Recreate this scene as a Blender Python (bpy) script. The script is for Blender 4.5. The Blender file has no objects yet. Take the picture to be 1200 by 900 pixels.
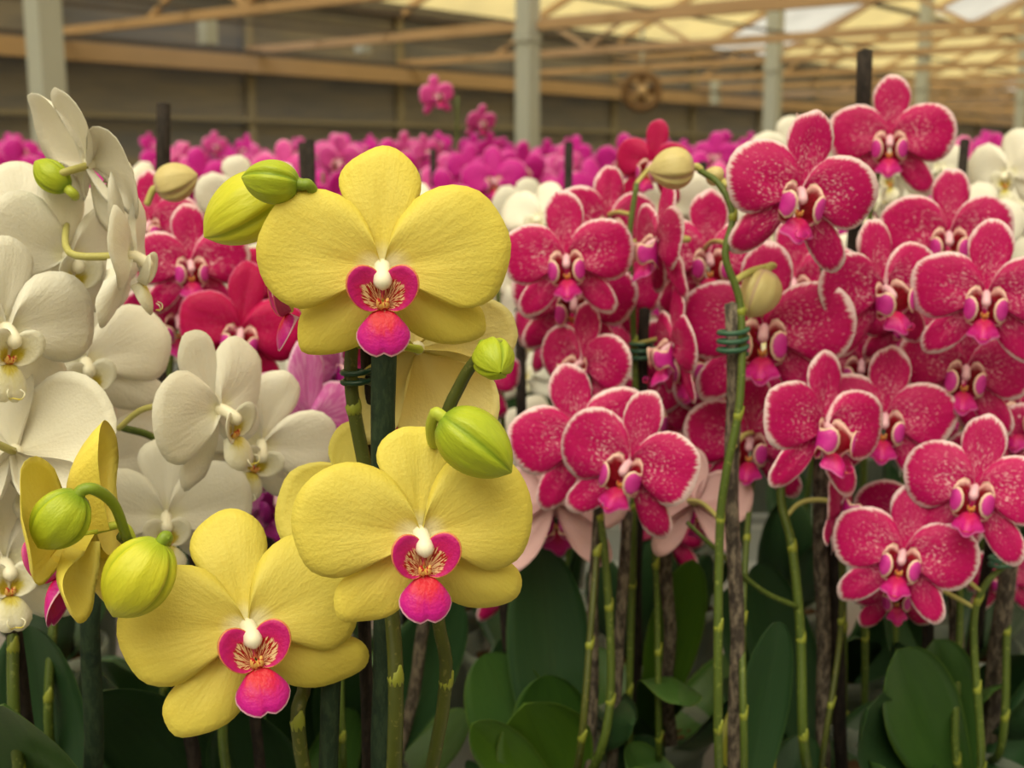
import bpy, math, random
from mathutils import Vector, Matrix, Euler, noise as mnoise

# ---------------------------------------------------------------- camera, world, sun, exposure
F = 1450.0                                   # focal length in pixels of the 1200x900 frame
PITCH = math.atan(260.0 / F)                 # horizon sits at y = 190
CAM = Vector((0.0, 0.0, 1.28))
FWD = Vector((0, math.cos(PITCH), -math.sin(PITCH)))
UP = Vector((0, math.sin(PITCH), math.cos(PITCH)))
RGT = Vector((1, 0, 0))
sc = bpy.context.scene
col = sc.collection

cd = bpy.data.cameras.new('camera')
cam = bpy.data.objects.new('camera', cd); col.objects.link(cam)
cam.location = CAM
cam.rotation_euler = (math.pi / 2 - PITCH, 0, 0)
cd.sensor_width = 36.0
cd.lens = 36.0 * F / 1200.0
cd.clip_start = 0.02; cd.clip_end = 200
cd.dof.use_dof = True
cd.dof.focus_distance = 0.50
cd.dof.aperture_fstop = 12.0
sc.camera = cam

w = bpy.data.worlds.new('world'); sc.world = w; w.use_nodes = True
bg = w.node_tree.nodes['Background']
bg.inputs[0].default_value = (0.92, 0.97, 1.0, 1); bg.inputs[1].default_value = 0.75

sd = bpy.data.lights.new('sun', 'SUN'); sd.energy = 14.5; sd.angle = math.radians(60); sd.color = (0.52, 0.645, 1.0)
sun = bpy.data.objects.new('sun', sd); col.objects.link(sun)
sun.rotation_euler = Vector((0.22, 0.55, -1.0)).to_track_quat('-Z', 'Y').to_euler()

sc.view_settings.view_transform = 'Standard'
sc.view_settings.look = 'None'
sc.view_settings.gamma = 1.0
sc.view_settings.use_curve_mapping = False
sc.view_settings.exposure = 0.3

def px(x, y, d):
    """pixel + distance along the view axis -> world point"""
    return CAM + d * (FWD + (x - 600.0) / F * RGT + (450.0 - y) / F * UP)

# ---------------------------------------------------------------- material helpers
def lin(r, g, b):
    f = lambda c: (c / 255 / 12.92) if c / 255 <= 0.04045 else ((c / 255 + 0.055) / 1.055) ** 2.4
    return (f(r), f(g), f(b), 1)

class NT:
    def __init__(s, name):
        s.m = bpy.data.materials.new(name); s.m.use_nodes = True
        s.t = s.m.node_tree; s.t.nodes.clear()
        s.out = s.t.nodes.new('ShaderNodeOutputMaterial')
    def n(s, typ, **kw):
        nd = s.t.nodes.new(typ)
        for k, v in kw.items(): setattr(nd, k, v)
        return nd
    def lk(s, a, b): s.t.links.new(a, b)
    def put(s, sock, v):
        if hasattr(v, 'is_linked') or isinstance(v, bpy.types.NodeSocket): s.lk(v, sock)
        else: sock.default_value = v
    def math(s, op, a, b=0.0, clamp=False):
        nd = s.n('ShaderNodeMath', operation=op, use_clamp=clamp)
        s.put(nd.inputs[0], a); s.put(nd.inputs[1], b); return nd.outputs[0]
    def attr(s, name):
        return s.n('ShaderNodeAttribute', attribute_name=name).outputs['Fac']
    def step(s, v, a, b):
        nd = s.n('ShaderNodeMapRange', interpolation_type='SMOOTHSTEP')
        s.put(nd.inputs[0], v); s.put(nd.inputs[1], a); s.put(nd.inputs[2], b)
        nd.inputs[3].default_value = 0; nd.inputs[4].default_value = 1; return nd.outputs[0]
    def mix(s, f, a, b, blend='MIX'):
        nd = s.n('ShaderNodeMix', data_type='RGBA', blend_type=blend)
        s.put(nd.inputs[0], f); s.put(nd.inputs[6], a); s.put(nd.inputs[7], b); return nd.outputs[2]
    def xyz(s, x, y, z):
        nd = s.n('ShaderNodeCombineXYZ')
        for i, v in enumerate((x, y, z)): s.put(nd.inputs[i], v)
        return nd.outputs[0]
    def noise(s, vec, scale, detail=3.0, rough=0.55):
        nd = s.n('ShaderNodeTexNoise'); s.put(nd.inputs['Vector'], vec)
        nd.inputs['Scale'].default_value = scale; nd.inputs['Detail'].default_value = detail
        nd.inputs['Roughness'].default_value = rough; return nd.outputs[0]
    def objc(s): return s.n('ShaderNodeTexCoord').outputs['Object']
    def rnd(s): return s.n('ShaderNodeObjectInfo').outputs['Random']
    def bump(s, h, strength, dist):
        nd = s.n('ShaderNodeBump'); nd.inputs['Strength'].default_value = strength
        nd.inputs['Distance'].default_value = dist; s.lk(h, nd.inputs['Height']); return nd.outputs[0]
    def pbsdf(s, colr, rough=0.5, spec=0.4, normal=None, metal=0.0):
        p = s.n('ShaderNodeBsdfPrincipled')
        s.put(p.inputs['Base Color'], colr); s.put(p.inputs['Roughness'], rough)
        p.inputs['Specular IOR Level'].default_value = spec; p.inputs['Metallic'].default_value = metal
        if normal is not None: s.lk(normal, p.inputs['Normal'])
        return p.outputs[0]
    def mixsh(s, f, a, b):
        nd = s.n('ShaderNodeMixShader'); s.put(nd.inputs[0], f); s.lk(a, nd.inputs[1]); s.lk(b, nd.inputs[2]); return nd.outputs[0]
    def trans(s, colr):
        nd = s.n('ShaderNodeBsdfTranslucent'); s.put(nd.inputs[0], colr); return nd.outputs[0]
    def transp(s, colr):
        nd = s.n('ShaderNodeBsdfTransparent'); s.put(nd.inputs[0], colr); return nd.outputs[0]
    def done(s, sh):
        s.lk(sh, s.out.inputs[0]); return s.m

def plain(name, c, rough=0.6, spec=0.3, metal=0.0, var=0.12, scale=8.0):
    t = NT(name)
    nz = t.noise(t.objc(), scale, 4)
    c2 = tuple(v * (1 - 2 * var) for v in c[:3]) + (1,)
    return t.done(t.pbsdf(t.mix(nz, c2, c), rough, spec, metal=metal))

def petal_mat(name, base, inner=None, rim=None, back=None, rim_w=0.0, speck=0.0, vein=0.1, veincol=None, transl=0.22,
              inner_r=(0.08, 0.3), edge_tint=None, rough=0.5, speckcol=None):
    t = NT(name)
    al, ac, ed, bk, rn = t.attr('along'), t.attr('across'), t.attr('edge'), t.attr('back'), t.rnd()
    rv = t.math('MULTIPLY', rn, 37.0)
    vv = t.xyz(t.math('MULTIPLY', ac, 9.0), t.math('MULTIPLY', al, 1.6), rv)
    veins = t.noise(vv, 2.2, 3)
    c = base
    if edge_tint is not None:
        c = t.mix(t.step(al, 0.55, 1.0), c, edge_tint)
    vmask = t.math('MULTIPLY', t.step(veins, 0.42, 0.66), vein)
    c = t.mix(vmask, c, veincol or tuple(v * 0.55 for v in base[:3]) + (1,))
    if speck > 0:
        # radial flecks, densest around the heart of the flower
        sv = t.xyz(t.math('MULTIPLY', t.math('MULTIPLY', ac, al), 22.0), t.math('MULTIPLY', al, 9.0), rv)
        sp = t.noise(sv, 2.6, 2.5, 0.6)
        th = t.math('ADD', 0.51, t.math('MULTIPLY', t.math('ABSOLUTE', t.math('SUBTRACT', al, 0.4)), 0.26))
        m = t.math('MULTIPLY', t.step(sp, th, t.math('ADD', th, 0.16)), speck)
        c = t.mix(m, c, speckcol or (0.95, 0.66, 0.76, 1))
    if inner is not None:
        c = t.mix(t.math('SUBTRACT', 1.0, t.step(al, inner_r[0], inner_r[1])), c, inner)
    if rim is not None:
        rz = t.math('ADD', t.math('MULTIPLY', t.noise(t.xyz(t.math('MULTIPLY', ac, 26.0), t.math('MULTIPLY', al, 1.5), rv), 2.4, 3, 0.7), 0.6), t.math('MULTIPLY', t.noise(t.xyz(t.math('MULTIPLY', ac, 1.6), al, rv), 2.2, 1), 0.4))
        e2 = t.math('ADD', ed, t.math('MULTIPLY', t.math('SUBTRACT', rz, 0.5), rim_w * 4.2))
        c = t.mix(t.math('SUBTRACT', 1.0, t.step(e2, rim_w * 0.3, rim_w * 1.15)), c, rim)
    if back is not None:
        c = t.mix(t.math('MULTIPLY', bk, 0.85), c, back)
    # small plant-to-plant difference
    hs = t.n('ShaderNodeHueSaturation')
    t.lk(t.math('ADD', 0.93, t.math('MULTIPLY', rn, 0.14)), hs.inputs['Value']); t.put(hs.inputs['Color'], c)
    c = hs.outputs[0]
    bh = t.math('ADD', t.math('MULTIPLY', veins, 0.6), t.math('MULTIPLY', t.noise(t.objc(), 70.0, 2), 0.5))
    p = t.pbsdf(c, rough, 0.3, t.bump(bh, 0.2, 0.004))
    return t.done(t.mixsh(transl, p, t.trans(c)))

M = {}
M['yellow'] = petal_mat('yellow_petal', lin(239, 223, 114), inner=lin(250, 243, 205), inner_r=(0.08, 0.26), vein=0.14,
                        veincol=lin(230, 204, 80), edge_tint=lin(241, 225, 106), back=lin(236, 224, 120), rough=0.48)
M['pale_yellow'] = petal_mat('pale_yellow_petal', lin(250, 240, 176), inner=lin(250, 244, 222), inner_r=(0.05, 0.5), vein=0.15,
                             veincol=lin(240, 222, 130), back=lin(250, 238, 172), transl=0.3)
M['white'] = petal_mat('white_petal', lin(247, 244, 240), inner=lin(246, 243, 222), vein=0.08, veincol=lin(225, 218, 205),
                       back=lin(244, 239, 228), transl=0.25)
M['pink'] = petal_mat('pink_petal', lin(194, 4, 104), rim=lin(246, 216, 230), rim_w=0.036, speck=0.75, vein=0.35,
                      veincol=lin(176, 0, 80), back=lin(226, 160, 186), inner=lin(192, 14, 96), inner_r=(0.05, 0.2), transl=0.15)
M['crimson'] = petal_mat('crimson_petal', lin(196, 2, 92), rim=lin(225, 120, 165), rim_w=0.012, speck=0.12, vein=0.3,
                         veincol=lin(180, 0, 60), back=lin(214, 110, 150), transl=0.15)
M['lilac'] = petal_mat('lilac_petal', lin(200, 96, 178), rim=lin(232, 190, 226), rim_w=0.02, vein=0.7, veincol=lin(222, 160, 210),
                       back=lin(214, 150, 205), transl=0.2)
M['pale_pink'] = petal_mat('pale_pink_petal', lin(222, 172, 186), vein=0.3, veincol=lin(208, 146, 166), back=lin(228, 188, 194), transl=0.2)
M['magenta'] = petal_mat('magenta_petal', lin(208, 28, 160), rim=lin(235, 130, 200), rim_w=0.02, speck=0.1, vein=0.3, veincol=lin(190, 10, 130),
                         back=lin(228, 110, 180), transl=0.2)
M['magenta_pale'] = petal_mat('pale_magenta_petal', lin(226, 84, 178), rim=lin(242, 165, 208), rim_w=0.03, vein=0.3, veincol=lin(214, 50, 150),
                              back=lin(236, 140, 190), transl=0.2)

def lip_mat(name, tip, mid, rim=None, stripe=None, stripe_bg=None, back=None, rim_w=0.012, s0=0.5, s1=0.6, rim_both=False):
    """tip colour outwards, mid colour inwards; optional red stripes on a pale ground near the base"""
    t = NT(name)
    al, ac, ed, bk, rn = t.attr('along'), t.attr('across'), t.attr('edge'), t.attr('back'), t.rnd()
    rv = t.math('MULTIPLY', rn, 23.0)
    nz = t.noise(t.xyz(t.math('MULTIPLY', ac, 3.0), t.math('MULTIPLY', al, 2.0), rv), 2.0, 3)
    c = t.mix(t.step(t.math('ADD', al, t.math('MULTIPLY', t.math('SUBTRACT', nz, 0.5), 0.5)), 0.35, 0.9), mid, tip)
    if stripe is not None:
        wv = t.noise(t.xyz(t.math('MULTIPLY', ac, 7.0), t.math('MULTIPLY', al, 1.5), rv), 2.6, 2, 0.5)
        sc_ = t.mix(t.step(wv, 0.47, 0.53), stripe_bg, stripe)
        c = t.mix(t.math('SUBTRACT', 1.0, t.step(t.math('ADD', al, t.math('MULTIPLY', t.math('SUBTRACT', nz, 0.5), 0.3)), s0, s1)), c, sc_)
    if back is not None and rim_both:
        c = t.mix(t.math('MULTIPLY', bk, 0.95), c, back)
    if rim is not None:
        c = t.mix(t.math('SUBTRACT', 1.0, t.step(ed, rim_w * 0.4, rim_w * 1.2)), c, rim)
    if back is not None and not rim_both:
        c = t.mix(t.math('MULTIPLY', bk, 0.95), c, back)
    p = t.pbsdf(c, 0.4, 0.4, t.bump(t.noise(t.objc(), 60.0, 2), 0.15, 0.004))
    return t.done(t.mixsh(0.12, p, t.trans(c)))

M['y_lip'] = lip_mat('yellow_flower_lip', lin(214, 30, 160), lin(224, 32, 62), rim=lin(246, 190, 225), rim_w=0.006,
                     stripe=lin(196, 30, 40), stripe_bg=lin(240, 190, 160), s0=0.06, s1=0.16)
M['y_lobe'] = lip_mat('yellow_flower_side_lobe', lin(206, 30, 130), lin(216, 34, 90), rim=lin(240, 150, 90), rim_w=0.006,
                      stripe=lin(176, 26, 30), stripe_bg=lin(246, 208, 165), s0=0.55, s1=0.62, back=lin(206, 70, 160))
M['w_lip'] = lip_mat('white_flower_lip', lin(240, 236, 222), lin(232, 226, 190), stripe=lin(214, 196, 70), stripe_bg=lin(228, 214, 110), s0=0.25, s1=0.5)
M['w_lobe'] = lip_mat('white_flower_side_lobe', lin(240, 236, 224), lin(236, 230, 200), stripe=lin(216, 200, 60), stripe_bg=lin(222, 208, 90), s0=0.3, s1=0.5,
                      back=lin(240, 236, 225))
M['p_lip'] = lip_mat('pink_flower_lip', lin(214, 30, 150), lin(206, 20, 100), rim=lin(230, 110, 190), rim_w=0.008,
                     stripe=lin(180, 0, 40), stripe_bg=lin(226, 120, 90), s0=0.1, s1=0.25)
M['p_lobe'] = lip_mat('pink_flower_side_lobe', lin(240, 190, 190), lin(190, 16, 80), rim=lin(250, 214, 196), rim_w=0.0075,
                      stripe=lin(130, 0, 24), stripe_bg=lin(150, 6, 40), s0=0.6, s1=0.9, back=lin(218, 44, 172), rim_both=True)
M['l_lip'] = lip_mat('lilac_flower_lip', lin(150, 20, 130), lin(140, 16, 110))
M['column_white'] = plain('white_column', lin(248, 242, 226), 0.4, 0.4, var=0.03)
M['column_pink'] = plain('pink_column', lin(240, 190, 214), 0.4, 0.4, var=0.12, scale=20)
t = NT('callus'); nz = t.noise(t.objc(), 45.0, 2)
M['callus'] = t.done(t.pbsdf(t.mix(t.step(nz, 0.5, 0.58), lin(238, 190, 110), lin(190, 30, 40)), 0.4))

def bud_mat(name, a, b, c):
    t = NT(name)
    al, rn = t.attr('along'), t.rnd()
    seam = t.attr('edge')
    nz = t.noise(t.xyz(t.math('MULTIPLY', t.attr('across'), 5.0), t.math('MULTIPLY', al, 1.5), t.math('MULTIPLY', rn, 20)), 2.5, 3)
    colr = t.mix(nz, a, b)
    colr = t.mix(t.math('MULTIPLY', t.math('SUBTRACT', 1.0, t.step(seam, 0.02, 0.14)), 0.85), colr, c)
    colr = t.mix(t.math('SUBTRACT', 1.0, t.step(al, 0.0, 0.2)), colr, c)
    p = t.pbsdf(colr, 0.42, 0.4, t.bump(nz, 0.2, 0.004))
    return t.done(t.mixsh(0.12, p, t.trans(colr)))
M['bud_yellow'] = bud_mat('yellow_green_bud', lin(222, 218, 64), lin(204, 208, 54), lin(168, 188, 46))
M['bud_green'] = bud_mat('green_bud', lin(190, 202, 52), lin(166, 186, 46), lin(130, 160, 40))
M['bud_cream'] = bud_mat('cream_bud', lin(226, 208, 158), lin(206, 190, 130), lin(196, 160, 150))

def green_mat(name, a, b, rough=0.45, speck=None):
    t = NT(name)
    nz = t.noise(t.objc(), 60.0, 3)
    c = t.mix(nz, a, b)
    if speck: c = t.mix(t.step(t.noise(t.objc(), 320.0, 2), 0.6, 0.68), c, speck)
    return t.done(t.pbsdf(c, rough, 0.4, t.bump(t.noise(t.objc(), 300.0, 2), 0.15, 0.001)))
M['stem'] = green_mat('green_stem', lin(90, 106, 42), lin(66, 84, 32), speck=lin(110, 122, 58))
M['stem_dark'] = green_mat('dark_green_stem', lin(86, 92, 36), lin(58, 66, 28), speck=lin(100, 100, 50))
M['pedicel_yellow'] = green_mat('pale_green_pedicel', lin(196, 204, 80), lin(170, 186, 60))
M['pedicel_green'] = green_mat('green_pedicel', lin(138, 160, 50), lin(116, 140, 42))
M['pedicel_cream'] = green_mat('cream_pedicel', lin(196, 188, 120), lin(170, 166, 92))
M['bract'] = green_mat('yellow_green_bract', lin(150, 156, 60), lin(126, 136, 50))
M['clip'] = green_mat('green_plastic_tie', lin(58, 100, 82), lin(44, 84, 68), rough=0.35)
M['clip_dark'] = green_mat('dark_green_plastic_tie', lin(28, 62, 48), lin(20, 48, 38), rough=0.3)

def stake_mat(name, a, b, streak):
    t = NT(name)
    mp = t.n('ShaderNodeMapping'); t.lk(t.objc(), mp.inputs[0]); mp.inputs['Scale'].default_value = (1, 1, 0.35)
    nz = t.noise(mp.outputs[0], 260.0, 5, 0.7)
    c = t.mix(t.step(nz, 0.42, 0.62), a, b)
    c = t.mix(t.step(t.noise(t.objc(), 90.0, 3), 0.55, 0.75), c, streak)
    return t.done(t.pbsdf(c, 0.75, 0.2, t.bump(nz, 0.4, 0.001)))
M['stake_grey'] = stake_mat('weathered_stake', lin(66, 58, 56), lin(128, 116, 106), lin(50, 44, 44))
M['stake_black'] = stake_mat('dark_stake', lin(38, 32, 32), lin(56, 48, 46), lin(30, 26, 26))
M['stake_green'] = stake_mat('dark_green_stake', lin(38, 54, 42), lin(52, 68, 52), lin(30, 44, 38))

def leaf_mat(name, a, b, edge):
    t = NT(name)
    al, ac, rn = t.attr('along'), t.attr('across'), t.rnd()
    nz = t.noise(t.xyz(t.math('MULTIPLY', ac, 6.0), t.math('MULTIPLY', al, 2.0), t.math('MULTIPLY', rn, 30)), 2.0, 4)
    c = t.mix(nz, a, b)
    c = t.mix(t.math('MULTIPLY', t.math('SUBTRACT', 1.0, t.step(t.math('ABSOLUTE', ac), 0.0, 0.06)), 0.35), c, tuple(v * 0.6 for v in a[:3]) + (1,))
    c = t.mix(t.math('MULTIPLY', t.step(t.math('ABSOLUTE', ac), 0.93, 1.0), 0.6), c, edge)
    p = t.pbsdf(c, 0.42, 0.45, t.bump(t.noise(t.objc(), 220.0, 3), 0.12, 0.001))
    return t.done(t.mixsh(0.12, p, t.trans(c)))
M['leaf'] = leaf_mat('orchid_leaf', lin(66, 102, 42), lin(50, 84, 36), lin(110, 138, 60))
M['leaf_bright'] = leaf_mat('bright_orchid_leaf', lin(96, 134, 42), lin(74, 116, 38), lin(140, 164, 70))
M['leaf_dark'] = leaf_mat('dark_orchid_leaf', lin(48, 80, 46), lin(38, 66, 40), lin(80, 110, 62))
M['leaf_yellow'] = leaf_mat('yellowing_orchid_leaf', lin(180, 166, 50), lin(110, 130, 44), lin(190, 176, 60))

t = NT('clear_pot_plastic')
nz = t.noise(t.objc(), 50.0, 4)
M['pot'] = t.done(t.mixsh(0.5, t.pbsdf(t.mix(nz, lin(120, 128, 120), lin(160, 166, 156)), 0.35, 0.5), t.transp((0.85, 0.88, 0.84, 1))))
M['bark'] = plain('bark_chips', lin(98, 72, 50), 0.9, 0.1, var=0.3, scale=60)

# ---------------------------------------------------------------- mesh helpers
def crom(pts, n, closed=False):
    """resample a Catmull-Rom curve through pts at n+1 parameters"""
    P = [Vector(p) for p in pts]; out = []
    m = len(P) - 1
    for i in range(n + 1):
        u = i / n * m; k = min(int(u), m - 1); f = u - k
        p1, p2 = P[k], P[k + 1]
        p0 = P[k - 1] if k > 0 else p1 * 2 - p2
        p3 = P[k + 2] if k + 2 <= m else p2 * 2 - p1
        out.append(0.5 * ((2 * p1) + (p2 - p0) * f + (2 * p0 - 5 * p1 + 4 * p2 - p3) * f * f + (3 * p1 - p0 - 3 * p2 + p3) * f ** 3))
    return out

class MB:
    """collects vertices, faces and the four surface attributes of one mesh"""
    def __init__(s): s.v = []; s.f = []; s.a = []; s.mi = []
    def add(s, verts, faces, attrs=None, mat=0):
        o = len(s.v); s.v += [tuple(p) for p in verts]
        s.f += [tuple(i + o for i in f) for f in faces]; s.mi += [mat] * len(faces)
        s.a += attrs if attrs else [(0.5, 0.0, 0.1, 0.0)] * len(verts)
    def mesh(s, name, mats, smooth=True):
        me = bpy.data.meshes.new(name); me.from_pydata(s.v, [], s.f)
        for k, an in enumerate(('along', 'across', 'edge', 'back')):
            at = me.attributes.new(an, 'FLOAT', 'POINT'); at.data.foreach_set('value', [q[k] for q in s.a])
        for m in mats: me.materials.append(m)
        if len(mats) > 1: me.polygons.foreach_set('material_index', s.mi)
        if smooth: me.polygons.foreach_set('use_smooth', [True] * len(me.polygons))
        me.update(); return me

def fan(mb, outline, yf, nv=10, nt=24, th=0.006, xf=None, mat=0, v0=0.03, off=(0, 0, 0), warp=None):
    """a petal: radial grid from its base point to its outline, front and back faces stitched at the rim"""
    o = crom([(p[0], p[1], 0) for p in outline], nt)
    b = Vector((0, 0, 0))
    fr, bk, af, ab = [], [], [], []
    for i in range(nv + 1):
        v = v0 + (1 - v0) * (i / nv)
        for j in range(nt + 1):
            s = 2 * j / nt - 1
            q = b.lerp(o[j], v)
            y = yf(v, s, q.x, q.y)
            tk = th * (1.0 - 0.75 * v)
            p, r = Vector((q.x, y, q.y)), Vector((q.x, y + tk, q.y))
            if warp: p, r = warp(p), warp(r)
            if xf: p, r = xf @ p, xf @ r
            fr.append(p + Vector(off)); bk.append(r + Vector(off))
            e = (1 - v) * o[j].length
            e = min(e, (1 - abs(s)) * 0.9 * max(v, 0.2)) if abs(s) > 0.8 else e
            af.append((v, s, e, 0.0)); ab.append((v, s, e, 1.0))
    N = nt + 1; T = len(fr); faces = []
    for i in range(nv):
        for j in range(nt):
            a = i * N + j
            faces.append((a, a + 1, a + N + 1, a + N))
            faces.append((T + a, T + a + N, T + a + N + 1, T + a + 1))
    for j in range(nt):
        a = nv * N + j; faces.append((a, a + 1, T + a + 1, T + a))
    mb.add(fr + bk, faces, af + ab, mat)

def tube(mb, pts, rad, seg=8, mat=0, cap=True):
    P = [Vector(p) for p in pts]; n = len(P)
    R = rad if isinstance(rad, (list, tuple)) else [rad] * n
    T = [(P[min(i + 1, n - 1)] - P[max(i - 1, 0)]).normalized() for i in range(n)]
    u = T[0].orthogonal().normalized(); V = []
    for i in range(n):
        u = (u - T[i] * u.dot(T[i])).normalized(); ww = T[i].cross(u)
        for k in range(seg):
            a = 2 * math.pi * k / seg
            V.append(P[i] + R[i] * (math.cos(a) * u + math.sin(a) * ww))
    fc = [(i * seg + k, i * seg + (k + 1) % seg, (i + 1) * seg + (k + 1) % seg, (i + 1) * seg + k) for i in range(n - 1) for k in range(seg)]
    if cap:
        V += [P[0] - T[0] * R[0] * 0.3, P[-1] + T[-1] * R[-1] * 0.3]
        a, b = len(V) - 2, len(V) - 1
        fc += [(a, (k + 1) % seg, k) for k in range(seg)] + [(b, (n - 1) * seg + k, (n - 1) * seg + (k + 1) % seg) for k in range(seg)]
    mb.add(V, fc, [(i // seg / max(n - 1, 1), 0, 0.1, 0) for i in range(len(V))], mat)

def box(mb, c, ax, ay, az):
    """box with centre c and three half-axis vectors"""
    c, ax, ay, az = Vector(c), Vector(ax), Vector(ay), Vector(az)
    V = [c + sx * ax + sy * ay + sz * az for sz in (-1, 1) for sx, sy in ((-1, -1), (1, -1), (1, 1), (-1, 1))]
    mb.add(V, [(0, 3, 2, 1), (4, 5, 6, 7), (0, 1, 5, 4), (1, 2, 6, 5), (2, 3, 7, 6), (3, 0, 4, 7)])

def obj(name, me, parent=None, **props):
    o = bpy.data.objects.new(name, me); col.objects.link(o)
    if parent is not None: o.parent = parent
    for k, v in props.items(): o[k] = v
    return o

# ---------------------------------------------------------------- flowers
mir = lambda pts: [(-x, z) for x, z in reversed(pts)]
PETAL_R = [(0.01, 0.03), (0.05, 0.165), (0.125, 0.27), (0.255, 0.322), (0.38, 0.295), (0.465, 0.21), (0.503, 0.09), (0.485, -0.04), (0.425, -0.13), (0.32, -0.165), (0.21, -0.125), (0.11, -0.065), (0.02, -0.02)]
DORSAL = [(-0.02, 0.01), (-0.075, 0.12), (-0.135, 0.24), (-0.165, 0.33), (-0.135, 0.405), (-0.06, 0.455), (0.01, 0.468), (0.075, 0.45), (0.14, 0.395), (0.16, 0.315), (0.13, 0.22), (0.07, 0.11), (0.02, 0.01)]
LATERAL_R = [(0.02, -0.0), (0.14, -0.06), (0.3, -0.10), (0.41, -0.155), (0.45, -0.225), (0.425, -0.285), (0.34, -0.32), (0.22, -0.315), (0.11, -0.265), (0.04, -0.17), (0.0, -0.03)]
LATERAL_L = mir([(0.02, -0.0), (0.12, -0.07), (0.24, -0.12), (0.33, -0.175), (0.365, -0.25), (0.345, -0.345), (0.25, -0.36), (0.14, -0.345), (0.06, -0.29), (0.01, -0.18), (0.0, -0.03)])
P_PETAL = [(0.01, 0.04), (0.05, 0.16), (0.12, 0.25), (0.24, 0.295), (0.37, 0.27), (0.47, 0.19), (0.505, 0.06), (0.48, -0.07), (0.42, -0.165), (0.32, -0.205), (0.22, -0.17), (0.11, -0.09), (0.02, -0.02)]
P_DORSAL = [(-0.015, 0.01), (-0.08, 0.12), (-0.135, 0.25), (-0.15, 0.36), (-0.115, 0.46), (-0.05, 0.515), (0.0, 0.525), (0.05, 0.515), (0.115, 0.46), (0.15, 0.36), (0.135, 0.25), (0.08, 0.12), (0.015, 0.01)]
P_LAT = [(0.02, 0.0), (0.12, -0.06), (0.25, -0.15), (0.34, -0.25), (0.385, -0.36), (0.37, -0.44), (0.315, -0.47), (0.22, -0.44), (0.12, -0.34), (0.05, -0.2), (0.0, -0.03)]
MIDLOBE = [(-0.02, -0.0), (-0.055, -0.03), (-0.098, -0.075), (-0.108, -0.125), (-0.078, -0.178), (-0.03, -0.205), (0.0, -0.192), (0.03, -0.205), (0.078, -0.178), (0.108, -0.125), (0.098, -0.075), (0.055, -0.03), (0.02, -0.0)]
SIDELOBE = [(0.0, -0.01), (0.05, -0.022), (0.1, 0.0), (0.135, 0.05), (0.135, 0.105), (0.1, 0.14), (0.05, 0.135), (0.015, 0.1), (0.0, 0.03)]
P_LOBE = [(0.0, -0.03), (0.05, -0.05), (0.1, -0.035), (0.13, 0.005), (0.132, 0.05), (0.105, 0.088), (0.055, 0.108), (0.015, 0.095), (0.0, 0.05)]
P_MID = [(-0.015, 0), (-0.03, -0.03), (-0.075, -0.06), (-0.085, -0.1), (-0.045, -0.12), (-0.02, -0.165), (0.0, -0.175), (0.02, -0.165), (0.045, -0.12), (0.085, -0.1), (0.075, -0.06), (0.03, -0.03), (0.015, 0)]

def jitter(pts, rng, a):
    k = (1 + rng.uniform(-a, a), 1 + rng.uniform(-a, a))
    return [(x * k[0] * (1 + rng.uniform(-a, a) * 0.35), z * k[1] * (1 + rng.uniform(-a, a) * 0.35)) for x, z in pts]

def surf(rng, off, cup, recurve, roll, wave, crease=0.01, lean=0.0):
    ph, ph2, fr = rng.uniform(0, 6.28), rng.uniform(0, 6.28), rng.uniform(2.4, 4.2)
    sx, sz = rng.uniform(-40, 40), rng.uniform(-40, 40)
    def yf(v, s, x, z):
        y = off - cup * 4 * v * (1 - v * 0.55) * 0.42 + recurve * v ** 3 + roll * s * s * v * v
        y += wave * v ** 3 * (math.sin(fr * s * 1.6 + ph) + 0.5 * math.sin(fr * 3.1 * s + ph2))
        y += crease * math.exp(-(s / 0.12) ** 2) * math.sin(math.pi * min(v * 1.1, 1))
        y += 0.016 * mnoise.noise(Vector((x * 6 + sx, z * 6 + sz, 0))) * v
        return y + lean * z
    return yf

COLORS = {  # petals, lip, side lobe, column
    'yellow': ('yellow', 'y_lip', 'y_lobe', 'column_white'),
    'yellow_side': ('yellow', 'y_lip', 'y_lobe', 'column_white'),
    'pale_yellow': ('pale_yellow', 'y_lip', 'y_lobe', 'column_white'),
    'white': ('white', 'w_lip', 'w_lobe', 'column_white'),
    'pink': ('pink', 'p_lip', 'p_lobe', 'column_pink'),
    'crimson': ('crimson', 'p_lip', 'p_lobe', 'column_pink'),
    'lilac': ('lilac', 'l_lip', 'l_lip', 'column_pink'),
    'pale_pink': ('pale_pink', 'p_lip', 'p_lobe', 'column_pink'),
    'magenta': ('magenta', 'p_lip', 'p_lobe', 'column_pink'),
    'magenta_pale': ('magenta_pale', 'p_lip', 'p_lobe', 'column_pink'),
}

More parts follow.
